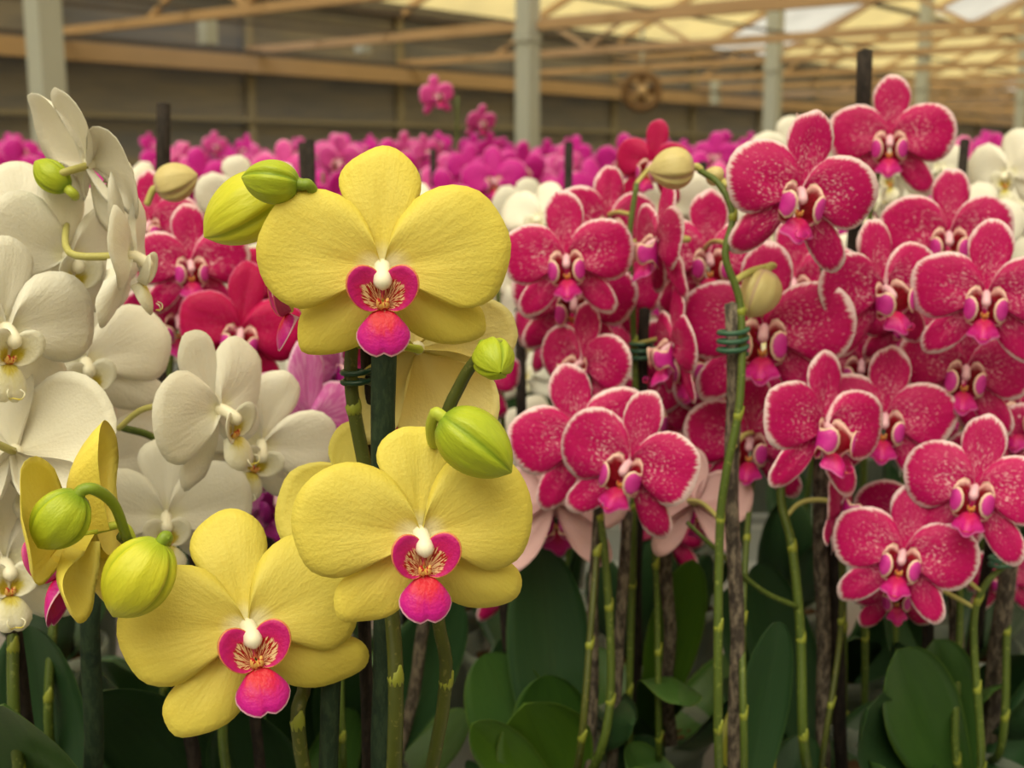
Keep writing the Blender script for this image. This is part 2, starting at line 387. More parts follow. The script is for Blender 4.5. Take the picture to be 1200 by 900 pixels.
def flower_parts(var, seed, res=1.0, style=None):
    """list of (part name, MB, material) for a flower one unit wide that faces -Y with its heart at the origin"""
    rng = random.Random(seed)
    broad = style or ('broad' if var in ('yellow', 'yellow_side', 'pale_yellow', 'white') else 'pink')
    A, B = max(5, int(11 * res)), max(10, int(30 * res))
    mp, ml, ms, mc = COLORS[var]
    j = 0.05
    out = []
    if broad == 'broad':
        pr, do, lr, ll = PETAL_R, DORSAL, LATERAL_R, LATERAL_L
        cup, rec, wav, rl = 0.075, 0.07, 0.013, 0.0
    else:
        pr, do, lr, ll = P_PETAL, P_DORSAL, P_LAT, mir(P_LAT)
        cup, rec, wav, rl = 0.07, 0.06, 0.016, 0.03
    for side in (1, -1):
        mb = MB(); ol = jitter(pr, rng, j)
        fan(mb, ol if side == 1 else mir(ol), surf(rng, -0.004 if side == 1 else 0.0, cup * rng.uniform(0.7, 1.3), rec * rng.uniform(0.7, 1.4), rl, wav, 0.008), A, B)
        out.append(('petal', mb, M[mp]))
    mb = MB(); fan(mb, jitter(do, rng, j), surf(rng, 0.022, 0.03, 0.20 if var == 'yellow_side' else 0.05 * rng.uniform(0.5, 1.8), -0.02, wav * 0.7, 0.008), A, B); out.append(('sepal', mb, M[mp]))
    for ol in (lr, ll):
        mb = MB(); fan(mb, jitter(ol, rng, j), surf(rng, 0.024, 0.02, 0.08 * rng.uniform(0.4, 1.6), -0.02, wav * 0.7, 0.008), A, B); out.append(('sepal', mb, M[mp]))
    # lip: mid lobe hangs down and forward, two side lobes cup the column
    a2, b2 = max(4, int(7 * res)), max(10, int(24 * res))
    k = 1.0 if broad == 'broad' else 1.3
    mb = MB()
    tilt = Matrix.Rotation(math.radians(-24 if broad == 'broad' else -52), 3, 'X')
    base = (0, -0.06, -0.15) if broad == 'broad' else (0, -0.07, -0.165)
    fan(mb, MIDLOBE if broad == 'broad' else P_MID, lambda v, s, x, z: 0.03 * s * s * v - 0.018 * math.sin(math.pi * v) + 0.03 * v ** 3, a2, b2, 0.012, tilt * k, 0, 0.03, base)
    if var == 'white' or broad != 'broad':   # the two tendrils at the tip
        tip = tilt @ Vector((0, 0.0, -0.19 if broad == 'broad' else -0.165)) * k + Vector(base)
        for sg in (1, -1):
            tube(mb, crom([tip, tip + Vector((sg * 0.03, -0.03, 0.0)), tip + Vector((sg * 0.045, -0.03, 0.03)), tip + Vector((sg * 0.03, -0.01, 0.045))], 8), 0.004, 5)
    out.append(('lip', mb, M[ml]))
    for sg in (1, -1):
        mb = MB()
        ol = SIDELOBE if broad == 'broad' else P_LOBE
        if sg == -1: ol = mir(ol)
        if broad == 'broad':
            R = Matrix.Rotation(math.radians(-sg * 30), 3, 'Z') @ Matrix.Rotation(math.radians(8), 3, 'X')
            fan(mb, ol, lambda v, s, x, z: 0.9 * x * x - 0.02 * v, a2, b2, 0.014, R * 1.14, 0, 0.03, (sg * 0.012, -0.055, -0.145))
        else:
            # lobes that bulge outwards and curl in again, leaving a pale-rimmed throat
            def wrap(p, sg=sg):
                th = abs(p.x) / 0.135 * math.radians(164); rad = 0.122 + p.y
                X = rad * math.sin(th); k = 1.3 * math.sqrt(max(0.05, 1 - (0.93 * X / 0.122) ** 2))
                return Vector((sg * (0.01 + X), -0.8 * rad * (1 - math.cos(th)), (p.z - 0.03) * 1.75 * k + 0.035))
            fan(mb, ol, lambda v, s, x, z: 0.0, a2, b2, 0.014, Matrix.Rotation(math.radians(6), 3, 'X'), 0, 0.03, (sg * 0.004, -0.02, -0.115), wrap)
        out.append(('side_lobe', mb, M[ms]))
    mb = MB()
    pts = crom([(0, 0.03, 0.01), (0, -0.03, 0.0), (0, -0.075, -0.022), (0, -0.105, -0.055), (0, -0.115, -0.085)], 10)
    rr = [0.03, 0.032, 0.034, 0.034, 0.033, 0.034, 0.036, 0.038, 0.036, 0.028, 0.010]
    tube(mb, pts, [r * (1.0 if broad == 'broad' else 0.85) for r in rr], 10)
    out.append(('column', mb, M[mc]))
    mb = MB()
    for sg in (1, -1):
        tube(mb, crom([(sg * 0.004, -0.06, -0.155), (sg * 0.012, -0.085, -0.145), (sg * 0.02, -0.1, -0.12)], 5), [0.012, 0.016, 0.017, 0.015, 0.011, 0.005], 7)
    out.append(('callus', mb, M['callus']))
    return out

PROTO = {}
def proto(var, k, res):
    key = (var, k, res)
    if key not in PROTO:
        PROTO[key] = [(n, mb.mesh(var + '_' + n, [m])) for n, mb, m in flower_parts(var, hash((len(var), k)) % 9973 + k, res)]
    return PROTO[key]

FAR = {}
def far_mesh(var, k):
    """a whole flower as one mesh, for the distant rows"""
    if (var, k) not in FAR:
        parts = flower_parts(var, 500 + k, 0.42)
        mb = MB(); mats = []
        for n, p, m in parts:
            if m not in mats: mats.append(m)
            mb.add(p.v, p.f, p.a, mats.index(m))
        FAR[(var, k)] = mb.mesh('far_flower_' + var, mats)
    return FAR[(var, k)]

def facing(p, yaw, pitch, roll):
    """rotation that turns -Y towards the camera, then yaw/pitch/roll in degrees"""
    d = (CAM - p); d.normalize()
    y = -d; x = y.cross(Vector((0, 0, 1))).normalized(); z = x.cross(y)
    base = Matrix((x, y, z)).transposed()
    r = math.radians
    return base @ Matrix.Rotation(r(yaw), 3, 'Z') @ Matrix.Rotation(r(pitch), 3, 'X') @ Matrix.Rotation(r(roll), 3, 'Y')

# ---------------------------------------------------------------- plants
BENCH = 0.75
POT_H = 0.115
def lathe(mb, prof, seg=20):
    V = [(r * math.cos(2 * math.pi * k / seg), r * math.sin(2 * math.pi * k / seg), z) for r, z in prof for k in range(seg)]
    mb.add(V, [(i * seg + k, i * seg + (k + 1) % seg, (i + 1) * seg + (k + 1) % seg, (i + 1) * seg + k) for i in range(len(prof) - 1) for k in range(seg)])
mb = MB(); lathe(mb, [(0.001, 0.002), (0.031, 0.002), (0.034, 0.0), (0.041, 0.1), (0.045, 0.1), (0.0455, POT_H), (0.0435, POT_H), (0.0425, 0.104), (0.039, 0.1), (0.033, 0.006), (0.001, 0.006)])
POT = mb.mesh('pot', [M['pot']])
mb = MB(); rg = random.Random(4)
for k in range(60):
    a, r = rg.uniform(0, 6.28), 0.034 * math.sqrt(rg.random())
    c = Vector((r * math.cos(a), r * math.sin(a), 0.092 + rg.uniform(-0.004, 0.004)))
    q = Euler((rg.uniform(0, 6), rg.uniform(0, 6), rg.uniform(0, 6))).to_matrix()
    box(mb, c, q @ Vector((0.007, 0, 0)), q @ Vector((0, 0.004, 0)), q @ Vector((0, 0, 0.0025)))
BARK = mb.mesh('bark', [M['bark']], smooth=False)

def leaf_mesh(p0, p1, width, mat, bulge=0.25, facing_dir=None, nv=14, nu=8):
    """strap leaf from its sheath p0 to its rounded tip p1 (plant coordinates)"""
    ax = p1 - p0; L = ax.length; ax.normalize()
    nrm = facing_dir if facing_dir is not None else Vector((0, -1, 0.5))
    nrm = (nrm - ax * nrm.dot(ax)).normalized(); sd_ = ax.cross(nrm)
    mb = MB(); fr, bk, af, ab = [], [], [], []
    for i in range(nv + 1):
        v = 1 - (1 - i / nv) ** 1.7
        wv = width * 0.5 * (0.32 + 0.68 * math.sin(min(v / 0.62, 1) * math.pi / 2) ** 1.2) * (math.sqrt(max(0, 1 - ((v - 0.55) / 0.45) ** 2.1)) if v > 0.55 else 1)
        c = p0 + ax * L * v + nrm * bulge * L * (-math.sin(math.pi * v) * 0.5 + 0.35 * v ** 3)
        for k in range(nu + 1):
            s = 2 * k / nu - 1
            p = c + sd_ * wv * s + nrm * (wv * 0.30 * abs(s) ** 1.3)
            fr.append(p); bk.append(p - nrm * 0.0016 * (1.1 - abs(s)))
            af.append((v, s, 0.1, 0)); ab.append((v, s, 0.1, 1))
    N, T = nu + 1, (nu + 1) * (nv + 1); fc = []
    for i in range(nv):
        for k in range(nu):
            a = i * N + k; fc += [(a, a + 1, a + N + 1, a + N), (T + a, T + a + N, T + a + N + 1, T + a + 1)]
        for k in (0, nu):
            a = i * N + k; fc.append((a, a + N, T + a + N, T + a))
    mb.add(fr + bk, fc, af + ab)
    return mb.mesh('leaf', [mat])

def bud_mesh(mat, L, W, seed):
    """egg with three seams, its base at the origin and its tip at +Z"""
    rng = random.Random(seed); mb = MB(); nv, ns = 20, 48; V, A = [], []
    ph = rng.uniform(0, 2)
    for i in range(nv + 1):
        v = i / nv
        r = W * 0.5 * (math.sin(math.pi * v ** 0.86) ** 0.52) if 0 < v < 1 else 0.0004
        
        for k in range(ns):
            a = 2 * math.pi * k / ns
            d = min(abs((a - ph - q * 2.094 + math.pi) % 6.283 - math.pi) for q in range(3))
            rr = r * (0.97 - 0.16 * math.exp(-(d / 0.10) ** 2) + 0.07 * math.exp(-((d - 0.24) / 0.13) ** 2) - 0.035 * math.exp(-((d - 0.75) / 0.12) ** 2) * math.sin(math.pi * v))
            V.append((rr * math.cos(a) + 0.04 * W * math.sin(math.pi * v), rr * math.sin(a), L * (v if v < 0.97 else v + 0.03)))
            A.append((v, a / 3.14159, d, 0))
    mb.add(V, [(i * ns + k, i * ns + (k + 1) % ns, (i + 1) * ns + (k + 1) % ns, (i + 1) * ns + k) for i in range(nv) for k in range(ns)], A)
    return mb.mesh('bud', [mat])

class Plant:
    def __init__(s, base_xy, label, group=None, seed=1, pot=True, flower_label=None):
        s.o = Vector((base_xy[0], base_xy[1], BENCH))
        s.root = bpy.data.objects.new('potted_orchid', None); col.objects.link(s.root)
        s.root.empty_display_size = 0.03
        s.root.location = s.o; s.root['label'] = label; s.root['category'] = 'orchid'
        if group: s.root['group'] = group
        s.crown = s.o + Vector((0, 0, POT_H - 0.018)); s.rng = random.Random(seed); s.sp = []; s.nf = 0
        if pot:
            obj('pot', POT, s.root)
            obj('bark', BARK, s.root, kind='stuff')
    def loc(s, p): return Vector(p) - s.o
    def stem(s, pts, r=0.0028, mat='stem', bracts=True, from_crown=True, n=40):
        P = [px(*q) if len(q) == 3 else Vector(q[:3]) for q in pts]
        if from_crown: P = [s.crown + Vector((s.rng.uniform(-.006, .006), s.rng.uniform(-.006, .006), -0.006))] + P
        Q = crom(P, n)
        mb = MB(); tube(mb, [s.loc(q) for q in Q], [r * (1.1 - 0.35 * i / n) for i in range(n + 1)], 9)
        st = obj('stem', mb.mesh('stem', [M[mat]]), s.root)
        s.sp.append(Q)
        if bracts:
            acc, last = 0, 0.0
            for i in range(1, n):
                acc += (Q[i] - Q[i - 1]).length
                if acc - last > 0.055:
                    last = acc
                    T = (Q[i + 1] - Q[i - 1]).normalized(); sdv = T.cross(Vector((s.rng.uniform(-1, 1), -1, 0.2))).normalized()
                    b = MB(); c = s.loc(Q[i])
                    tube(b, [c - T * 0.003, c, c + T * 0.003 + sdv * 0.0012, c + T * 0.006 + sdv * 0.0028], [r * 0.95, r * 1.12, r * 0.85, r * 0.2], 8)
                    obj('bract', b.mesh('bract', [M['bract']]), st)
        return Q
    def stake(s, top, r=0.0035, mat='stake_grey', foot=(0.012, -0.008)):
        a = s.crown + Vector((foot[0], foot[1], -0.06)); b = px(*top)
        n = 14; mb = MB()
        bend = Vector((s.rng.uniform(-1, 1), s.rng.uniform(-1, 1), 0)) * 0.0015
        tube(mb, [s.loc(a.lerp(b, i / n) + bend * math.sin(i * 1.1)) for i in range(n + 1)], [r * s.rng.uniform(0.96, 1.05) for i in range(n + 1)], 10)
        obj('stake', mb.mesh('stake', [M[mat]]), s.root); return a, b
    def clip(s, c, r=0.006, mat='clip', turns=2):
        """a few coils of plastic tie around stake and stem"""
        p = s.loc(px(*c)); mb = MB(); pts = []
        n = 14 * turns
        for i in range(n + 1):
            a = 2 * math.pi * i / 14
            pts.append(p + Vector((1.25 * r * math.cos(a), r * math.sin(a), (i / n - 0.5) * r * 0.75 * turns + 0.12 * r * math.sin(a))))
        tube(mb, pts, r * 0.23, 7); obj('clip', mb.mesh('clip', [M[mat]]), s.root)
    def near(s, p, below=0.0):
        best = None
        for Q in s.sp:
            for q in Q[6:]:
                d = (q - p).length + (0.03 if q.z > p.z + 0.02 else 0)
                if best is None or d < best[0]: best = (d, q)
        return best[1]
    def flower(s, var, x, y, d, size, yaw=0, pitch=0, roll=0, res=0.75, k=None, label=None, pedicel='pedicel_cream', attach=None):
        p = px(x, y, d); R = facing(p, yaw, pitch, roll); W = size * d / F
        k = s.nf if k is None else k; s.nf += 1
        f = bpy.data.objects.new('flower', None); col.objects.link(f); f.parent = s.root; f.empty_display_size = 0.2
        Mx = Matrix.Translation(s.loc(p)) @ R.to_4x4() @ Matrix.Scale(W, 4)
        f.matrix_basis = Mx
        if label: f['label'] = label
        for n, me in proto(var, k, res): obj(n, me, f)
        a = px(*attach) if attach else (s.near(p) if s.sp else None)
        if a is not None:
            al = (Matrix.Translation(p) @ R.to_4x4() @ Matrix.Scale(W, 4)).inverted() @ a
            b0 = Vector((0, 0.02, 0)); b1 = Vector((0, 0.02 + min(0.3, 0.25 * al.length + 0.05), 0.02)); 
            mid = b1.lerp(al, 0.5) + Vector((0, 0.03, 0.05))
            mb = MB(); tube(mb, crom([b0, b1, mid, al], 14), [0.0020 / W * (1.0 - 0.25 * i / 14) for i in range(15)], 7)
            obj('pedicel', mb.mesh('pedicel', [M[pedicel]]), f)
        return f
    def bud(s, mat, a, tip, d, wpx, path=None, ped='pedicel_green', d_tip=None, pr=0.0022):
        A, T = px(a[0], a[1], d), px(tip[0], tip[1], d_tip or d)
        ax = T - A; L = ax.length
        q = ax.to_track_quat('Z', 'Y')
        b = obj('bud', bud_mesh(M[mat], L, wpx * d / F, int(a[0] * 7 + a[1])), s.root)
        b.matrix_basis = Matrix.Translation(s.loc(A)) @ q.to_matrix().to_4x4()
        inv = (Matrix.Translation(A) @ q.to_matrix().to_4x4()).inverted()
        P = [inv @ px(*r) for r in path] if path else [inv @ s.near(A)]
        P = [Vector((0, 0, 0.08 * L)), Vector((0, 0, -0.06 * L))] + P if path else [Vector((0, 0, 0.08 * L)), Vector((0, 0, -0.18 * L)), P[0].lerp(Vector((0, 0, 0)), 0.4) + Vector((0, 0, -.004)), P[0]]
        mb = MB(); tube(mb, crom(P, 18), [pr * (1.15 - 0.2 * i / 18) for i in range(19)], 8)
        obj('pedicel', mb.mesh('pedicel', [M[ped]]), b)
    def leaf(s, tip, width, mat='leaf', bulge=0.25, root=None, face=None):
        p1 = s.loc(px(*tip)); p0 = s.loc(root) if root is not None else Vector((s.rng.uniform(-.006, .006), s.rng.uniform(-.006, .006), POT_H - 0.02))
        obj('leaf', leaf_mesh(p0, p1, width, M[mat], bulge, Vector(face) if face else None), s.root)


    def auto_leaves(s, n, mats=('leaf_dark', 'leaf', 'leaf_dark')):
        for k in range(n):
            a = 2 * math.pi * (k + s.rng.uniform(-0.25, 0.25)) / n + 0.6; r = s.rng.uniform(0.07, 0.11); h = s.rng.uniform(0.0, 0.07)
            p0 = Vector((0.004 * math.cos(a), 0.004 * math.sin(a), POT_H - 0.02)); p1 = Vector((r * math.cos(a), r * math.sin(a), POT_H + h))
            obj('leaf', leaf_mesh(p0, p1, s.rng.uniform(0.045, 0.06), M[s.rng.choice(mats)], 0.25, Vector((-math.cos(a), -math.sin(a), 1))), s.root)
# ---------------------------------------------------------------- the greenhouse
ANG = math.radians(38.8)
E1 = Vector((math.sin(ANG), math.cos(ANG), 0)); E2 = Vector((-math.cos(ANG), math.sin(ANG), 0)); EZ = Vector((0, 0, 1))
def pl(a, b, z): return E1 * a + E2 * b + EZ * z
WB = 7.0            # distance of the side wall along E2
A0, A1 = -9.25, 44.75
EAVE = CAM.z + 1.14
RIDGE_B = 1.5; SLOPE = 0.44
CAMZ = CAM.z

M['concrete'] = plain('concrete_floor', lin(120, 114, 106), 0.85, 0.2, var=0.15, scale=3)
M['galv'] = plain('galvanised_post', lin(176, 176, 166), 0.45, 0.4, var=0.06, scale=5)
M['tan'] = plain('tan_painted_beam', lin(190, 156, 116), 0.6, 0.3, var=0.12, scale=3)  # plain tan tone for wall beam, ridge, rafters and struts
M['orange'] = plain('orange_primer_beam', lin(188, 152, 112), 0.6, 0.3, var=0.14, scale=3)  # plain orange-tan tone for the tie beams
M['mullion'] = plain('grey_mullion', lin(150, 138, 112), 0.6, 0.3, var=0.12, scale=4)
M['pipe'] = plain('dark_pipe', lin(92, 82, 78), 0.5, 0.4, var=0.15, scale=6)
M['alu'] = plain('aluminium', lin(170, 172, 172), 0.4, 0.5, metal=0.6, var=0.06)
M['brown'] = plain('brown_fan', lin(120, 88, 56), 0.6, 0.3, var=0.15)
def panel_mat(name, a, b):
    t = NT(name); mp = t.n('ShaderNodeMapping'); t.lk(t.objc(), mp.inputs[0]); mp.inputs['Scale'].default_value = (0.7, 0.7, 6.0)
    mp.inputs['Location'].default_value = (0, 0, 0)
    nz = t.noise(mp.outputs[0], 2.0, 4, 0.6)
    c = t.mix(t.step(nz, 0.35, 0.7), a, b)
    return t.done(t.pbsdf(c, 0.35, 0.4))
M['panel'] = panel_mat('wall_panel_grey', lin(116, 112, 110), lin(136, 128, 116))
M['panel2'] = panel_mat('wall_panel_blue_grey', lin(106, 106, 110), lin(128, 122, 116))
def roof_mat(name, tint, dif):
    t = NT(name)
    nz = t.noise(t.objc(), 1.2, 4, 0.6)
    c = t.mix(t.step(nz, 0.35, 0.7), dif, tuple(v * 0.75 for v in dif[:3]) + (1,))
    return t.done(t.mixsh(0.6, t.mixsh(0.5, t.pbsdf(c, 0.5, 0.3), t.trans(c)), t.transp(tint)))
M['roof_y'] = roof_mat('yellow_roof_pane', (0.95, 0.85, 0.60, 1), lin(232, 204, 130))  # yellow tint in the panes, duller in noise patches
M['roof_w'] = roof_mat('whitewashed_roof_pane', (0.90, 0.84, 0.70, 1), lin(224, 212, 186))

def bar(parent, name, p, q, hw, hh, mat, **props):
    """straight bar between two points with half width and half height"""
    p, q = Vector(p), Vector(q); ax = (q - p); L = ax.length; ax.normalize()
    up = EZ if abs(ax.z) < 0.9 else E1
    sdv = ax.cross(up).normalized(); u2 = sdv.cross(ax)
    mb = MB(); box(mb, (p + q) / 2, ax * L / 2, sdv * hw, u2 * hh)
    return obj(name, mb.mesh(name, [M[mat]], smooth=False), parent, **props)

def shell(name, pts, mat, thick):
    n = (Vector(pts[1]) - Vector(pts[0])).cross(Vector(pts[2]) - Vector(pts[0])).normalized() * thick
    P = [Vector(p) for p in pts]; mb = MB()
    mb.add(P + [p - n for p in P], [(0, 1, 2, 3), (7, 6, 5, 4), (0, 4, 5, 1), (1, 5, 6, 2), (2, 6, 7, 3), (3, 7, 4, 0)])
    return mb.mesh(name, [M[mat]], smooth=False)

B1 = 2 * RIDGE_B - WB      # opposite wall
obj('floor', shell('floor', [pl(A0, B1, 0), pl(A1, B1, 0), pl(A1, WB, 0), pl(A0, WB, 0)], 'concrete', 0.1), kind='structure')

# side wall: sill, panels between mullions, tan beam
rw = obj('wall_back', shell('wall_back', [pl(A0, WB, 0.6), pl(A0, WB, 0), pl(A1, WB, 0), pl(A1, WB, 0.6)], 'concrete', 0.15), kind='structure', label='long greenhouse side wall of grey panels with tan beam', )
rows = [(0.62, CAMZ - 0.02), (CAMZ + 0.02, CAMZ + 0.28), (CAMZ + 0.30, CAMZ + 0.65), (CAMZ + 0.66, EAVE)]
na = int((A1 - A0) / 1.5)
pm = {}
for i in range(na):
    a = A0 + 1.5 * i
    mid = a + 0.75
    if a + 1.5 < 1.0 or a > 30: continue
    for r, (z0, z1) in enumerate(rows):
        key = (r, i % 2)
        if key not in pm:
            pm[key] = shell('panel', [E1 * -0.72 + EZ * z0, E1 * 0.72 + EZ * z0, E1 * 0.72 + EZ * z1, E1 * -0.72 + EZ * z1], 'panel' if (r + i) % 2 else 'panel2', 0.012)
        o = obj('panel', pm[key], rw); o.location = pl(mid, WB - 0.01, 0)
    bar(rw, 'mullion', pl(a, WB - 0.03, 0.6), pl(a, WB - 0.03, EAVE), 0.025, 0.03, 'mullion')
bar(rw, 'panel', pl(A0, WB, 0.6), pl(A0, WB, 0.6) + EZ * (EAVE - 0.6), 0.02, 0.02, 'mullion')
for (p, q) in ((A0, 1.0), (30.0, A1)):
    obj('panel', shell('panel', [pl(p, WB, 0.6), pl(q, WB, 0.6), pl(q, WB, EAVE), pl(p, WB, EAVE)], 'panel', 0.02), rw)
bar(rw, 'beam', pl(A0, WB - 0.1, CAMZ + 0.66), pl(A1, WB - 0.1, CAMZ + 0.66), 0.05, 0.055, 'tan')
bar(rw, 'rail', pl(A0, WB - 0.05, CAMZ + 0.29), pl(A1, WB - 0.05, CAMZ + 0.29), 0.02, 0.014, 'mullion')
bar(rw, 'rail', pl(A0, WB - 0.05, CAMZ + 0.0), pl(A1, WB - 0.05, CAMZ + 0.0), 0.02, 0.02, 'mullion')
bar(rw, 'rail', pl(A0, WB - 0.05, EAVE), pl(A1, WB - 0.05, EAVE), 0.04, 0.03, 'pipe')

# the other walls stand behind and beside the camera
for nm, p, q in (('wall_front', pl(A1, B1, 0), pl(A0, B1, 0)), ('wall_left', pl(A0, B1, 0), pl(A0, WB, 0)), ('wall_right', pl(A1, WB, 0), pl(A1, B1, 0))):
    obj(nm, shell(nm, [p, q, q + EZ * EAVE, p + EZ * EAVE], 'panel', 0.05), kind='structure')

# roof: two glazed slopes, each pane on its own
RZ = EAVE + (WB - RIDGE_B) * SLOPE
ceil = bar(None, 'ceiling', pl(A0, RIDGE_B, RZ), pl(A1, RIDGE_B, RZ), 0.05, 0.06, 'tan', kind='structure', label='glazed pitched greenhouse roof with yellow panes')
def roof_z(b): return EAVE + (WB - abs(b - RIDGE_B) - RIDGE_B) * SLOPE
rr_ = random.Random(11)
nb = 4; db = (WB - RIDGE_B) / nb
for sd_ in (1, -1):
    meshes = {}
    step = 1.5 if sd_ == 1 else 4.5
    i = 0; a = A0
    while a < A1 - 0.01:
        st = step if (sd_ == -1 or a > 0) else 3.0
        st = min(st, A1 - a)
        for k in range(nb):
            b0, b1 = RIDGE_B + sd_ * db * k, RIDGE_B + sd_ * db * (k + 1)
            mt = 'roof_w' if rr_.random() < 0.15 else 'roof_y'
            key = (k, mt, round(st, 2))
            if key not in meshes:
                meshes[key] = shell('pane', [E1 * 0.02 + E2 * b0 + EZ * roof_z(b0), E1 * (st - 0.02) + E2 * b0 + EZ * roof_z(b0),
                                             E1 * (st - 0.02) + E2 * b1 + EZ * roof_z(b1), E1 * 0.02 + E2 * b1 + EZ * roof_z(b1)], mt, 0.004)
            o = obj('pane', meshes[key], ceil); o.location = E1 * a
        bar(ceil, 'rafter', pl(a, RIDGE_B, RZ - 0.03), pl(a, RIDGE_B + sd_ * (WB - RIDGE_B), EAVE - 0.03), 0.018, 0.03, 'tan')
        a += st; i += 1
    for k in range(1, nb):
        b = RIDGE_B + sd_ * db * k
        bar(ceil, 'purlin', pl(A0, b, roof_z(b) - 0.07), pl(A1, b, roof_z(b) - 0.07), 0.02, 0.025, 'pipe')
# cross ties every 1.5 m, with hangers up to the roof
for k in range(0, 22):
    a = 2.74 + 1.5 * k
    bar(ceil, 'tie_beam', pl(a, WB - 0.05, CAMZ + 0.76), pl(a, -1.0, CAMZ + 0.76), 0.024, 0.024, 'orange')
    if k % 2 == 1:
        bar(ceil, 'tie_beam', pl(a, WB - 0.05, CAMZ + 0.98), pl(a, -1.0, CAMZ + 1.02), 0.02, 0.02, 'orange')
        for b in (6.0, 5.2, 3.4, 2.4):
            bar(ceil, 'strut', pl(a, b, CAMZ + 0.76), pl(a, b - 0.45, CAMZ + 1.0), 0.012, 0.012, 'tan')
            bar(ceil, 'strut', pl(a, b - 0.9, CAMZ + 0.76), pl(a, b - 0.45, CAMZ + 1.0), 0.012, 0.012, 'tan')
for b, z, r in ((6.5, 0.70, 0.012), (6.2, 0.84, 0.010), (5.6, 0.80, 0.008), (5.0, 0.86, 0.010), (3.9, 0.84, 0.008)):
    bar(ceil, 'pipe', pl(A0, b, CAMZ + z), pl(A1, b, CAMZ + z), r, r, 'pipe')

# posts of the row
p0 = Vector(((70 - 600) / F * 4.9, 4.9, 0)); a0, b0 = p0.dot(E1), p0.dot(E2)
for k in range(-1, 13):
    a = a0 + 3.0 * k
    root = bpy.data.objects.new('pillar', None); col.objects.link(root); root.location = pl(a, b0, 0)
    root['label'] = 'square galvanised steel post standing behind the flower rows'; root['kind'] = 'structure'
    top = roof_z(b0) - 0.08
    bar(root, 'shaft', (0, 0, 0.01), (0, 0, top), 0.05, 0.05, 'galv')
    bar(root, 'foot_plate', (0, 0, 0), (0, 0, 0.012), 0.1, 0.1, 'galv')
    bar(root, 'bracket', EZ * (CAMZ + 0.70) + E1 * -0.06, EZ * (CAMZ + 0.70) + E1 * 0.06, 0.055, 0.03, 'galv')
# circulation fan hanging from a tie
fz = CAMZ + 0.52
fp = px(752, 107, 11.0)
fan_o = bpy.data.objects.new('circulation_fan', None); col.objects.link(fan_o); fan_o.location = fp
fan_o['label'] = 'round brown circulation fan hanging below the roof ties'; fan_o['category'] = 'fan'
mb = MB(); n = 24
tube(mb, [Vector((0.15 * math.cos(2 * math.pi * i / n), 0, 0.15 * math.sin(2 * math.pi * i / n))) for i in range(n + 1)], 0.035, 8, cap=False)
obj('housing', mb.mesh('housing', [M['brown']]), fan_o)
mb = MB(); tube(mb, [(0, -0.05, 0), (0, 0.05, 0)], 0.05, 10); obj('hub', mb.mesh('hub', [M['tan']]), fan_o)
for k in range(4):
    mb = MB(); q = Matrix.Rotation(k * math.pi / 2, 3, 'Y')
    box(mb, q @ Vector((0, 0, 0.085)), q @ Vector((0.03, 0.012, 0)), q @ Vector((0, 0.003, 0)), q @ Vector((0, 0, 0.05)))
    obj('blade', mb.mesh('blade', [M['brown']], smooth=False), fan_o)
bar(fan_o, 'hanger', (0, 0, 0.15), (0, 0, 0.55), 0.01, 0.01, 'galv')
for hx, hy0, hy1, hd in ((838, 122, 88, 13.0), (1075, 112, 84, 17.0), (244, 52, 24, 7.2), (425, 62, 44, 8.6)):
    bar(ceil, 'drop_post', px(hx, hy0, hd), Vector((px(hx, hy0, hd).x, px(hx, hy0, hd).y, px(hx, hy1, hd).z)), 0.04, 0.04, 'galv')

# growing benches
for i, (y0, y1, lab) in enumerate(((0.36, 1.62, 'aluminium growing bench carrying the yellow and speckled pink orchids'), (1.66, 3.0, 'aluminium growing bench carrying the first magenta rows'), (3.04, 4.7, 'aluminium growing bench beside the steel posts'))):
    b = bpy.data.objects.new('growing_bench', None); col.objects.link(b); b.location = (0, (y0 + y1) / 2, 0)
    b['label'] = lab; b['category'] = 'bench'
    hy = (y1 - y0) / 2; hx = 2.1
    mb = MB(); box(mb, (0, 0, BENCH - 0.011), (hx, 0, 0), (0, hy, 0), (0, 0, 0.01)); obj('tray', mb.mesh('tray', [M['alu']], smooth=False), b)
    for sg in (-1, 1):
        mb = MB(); box(mb, (0, sg * (hy - 0.008), BENCH + 0.015), (hx, 0, 0), (0, 0.008, 0), (0, 0, 0.03)); obj('rim', mb.mesh('rim', [M['alu']], smooth=False), b)
        for sx in (-1, 1):
            mb = MB(); box(mb, (sx * 1.8, sg * (hy - 0.12), (BENCH - 0.022) / 2), (0.025, 0, 0), (0, 0.025, 0), (0, 0, (BENCH - 0.022) / 2)); obj('leg', mb.mesh('leg', [M['alu']], smooth=False), b)

# ---------------------------------------------------------------- yellow orchid, in focus
Y = Plant((-0.075, 0.545), 'tall yellow orchid with magenta lips, green buds and three dark stakes', seed=3)
Y.stake((451, 404, 0.517), 0.0053, 'stake_green', (0.012, -0.02))
Y.stake((429, 392, 0.545), 0.0030, 'stake_black', (0.0, 0.012))
Y.stake((389, 760, 0.535), 0.0042, 'stake_green', (-0.022, -0.012))
Y.stem([(462, 890, 0.535), (457, 700, 0.535), (430, 560, 0.54), (412, 460, 0.535), (414, 390, 0.535), (430, 300, 0.535), (400, 245, 0.53), (372, 228, 0.52)], 0.0033, 'stem_dark')
Y.stem([(516, 850, 0.56), (513, 720, 0.55), (508, 600, 0.54), (520, 500, 0.505), (540, 450, 0.497), (557, 423, 0.492), (576, 404, 0.487)], 0.0030, 'stem_dark')
Y.stem([(354, 890, 0.54), (356, 800, 0.545), (330, 730, 0.55), (250, 690, 0.545), (185, 662, 0.53), (156, 640, 0.51), (142, 628, 0.502)], 0.0031, 'stem_dark')
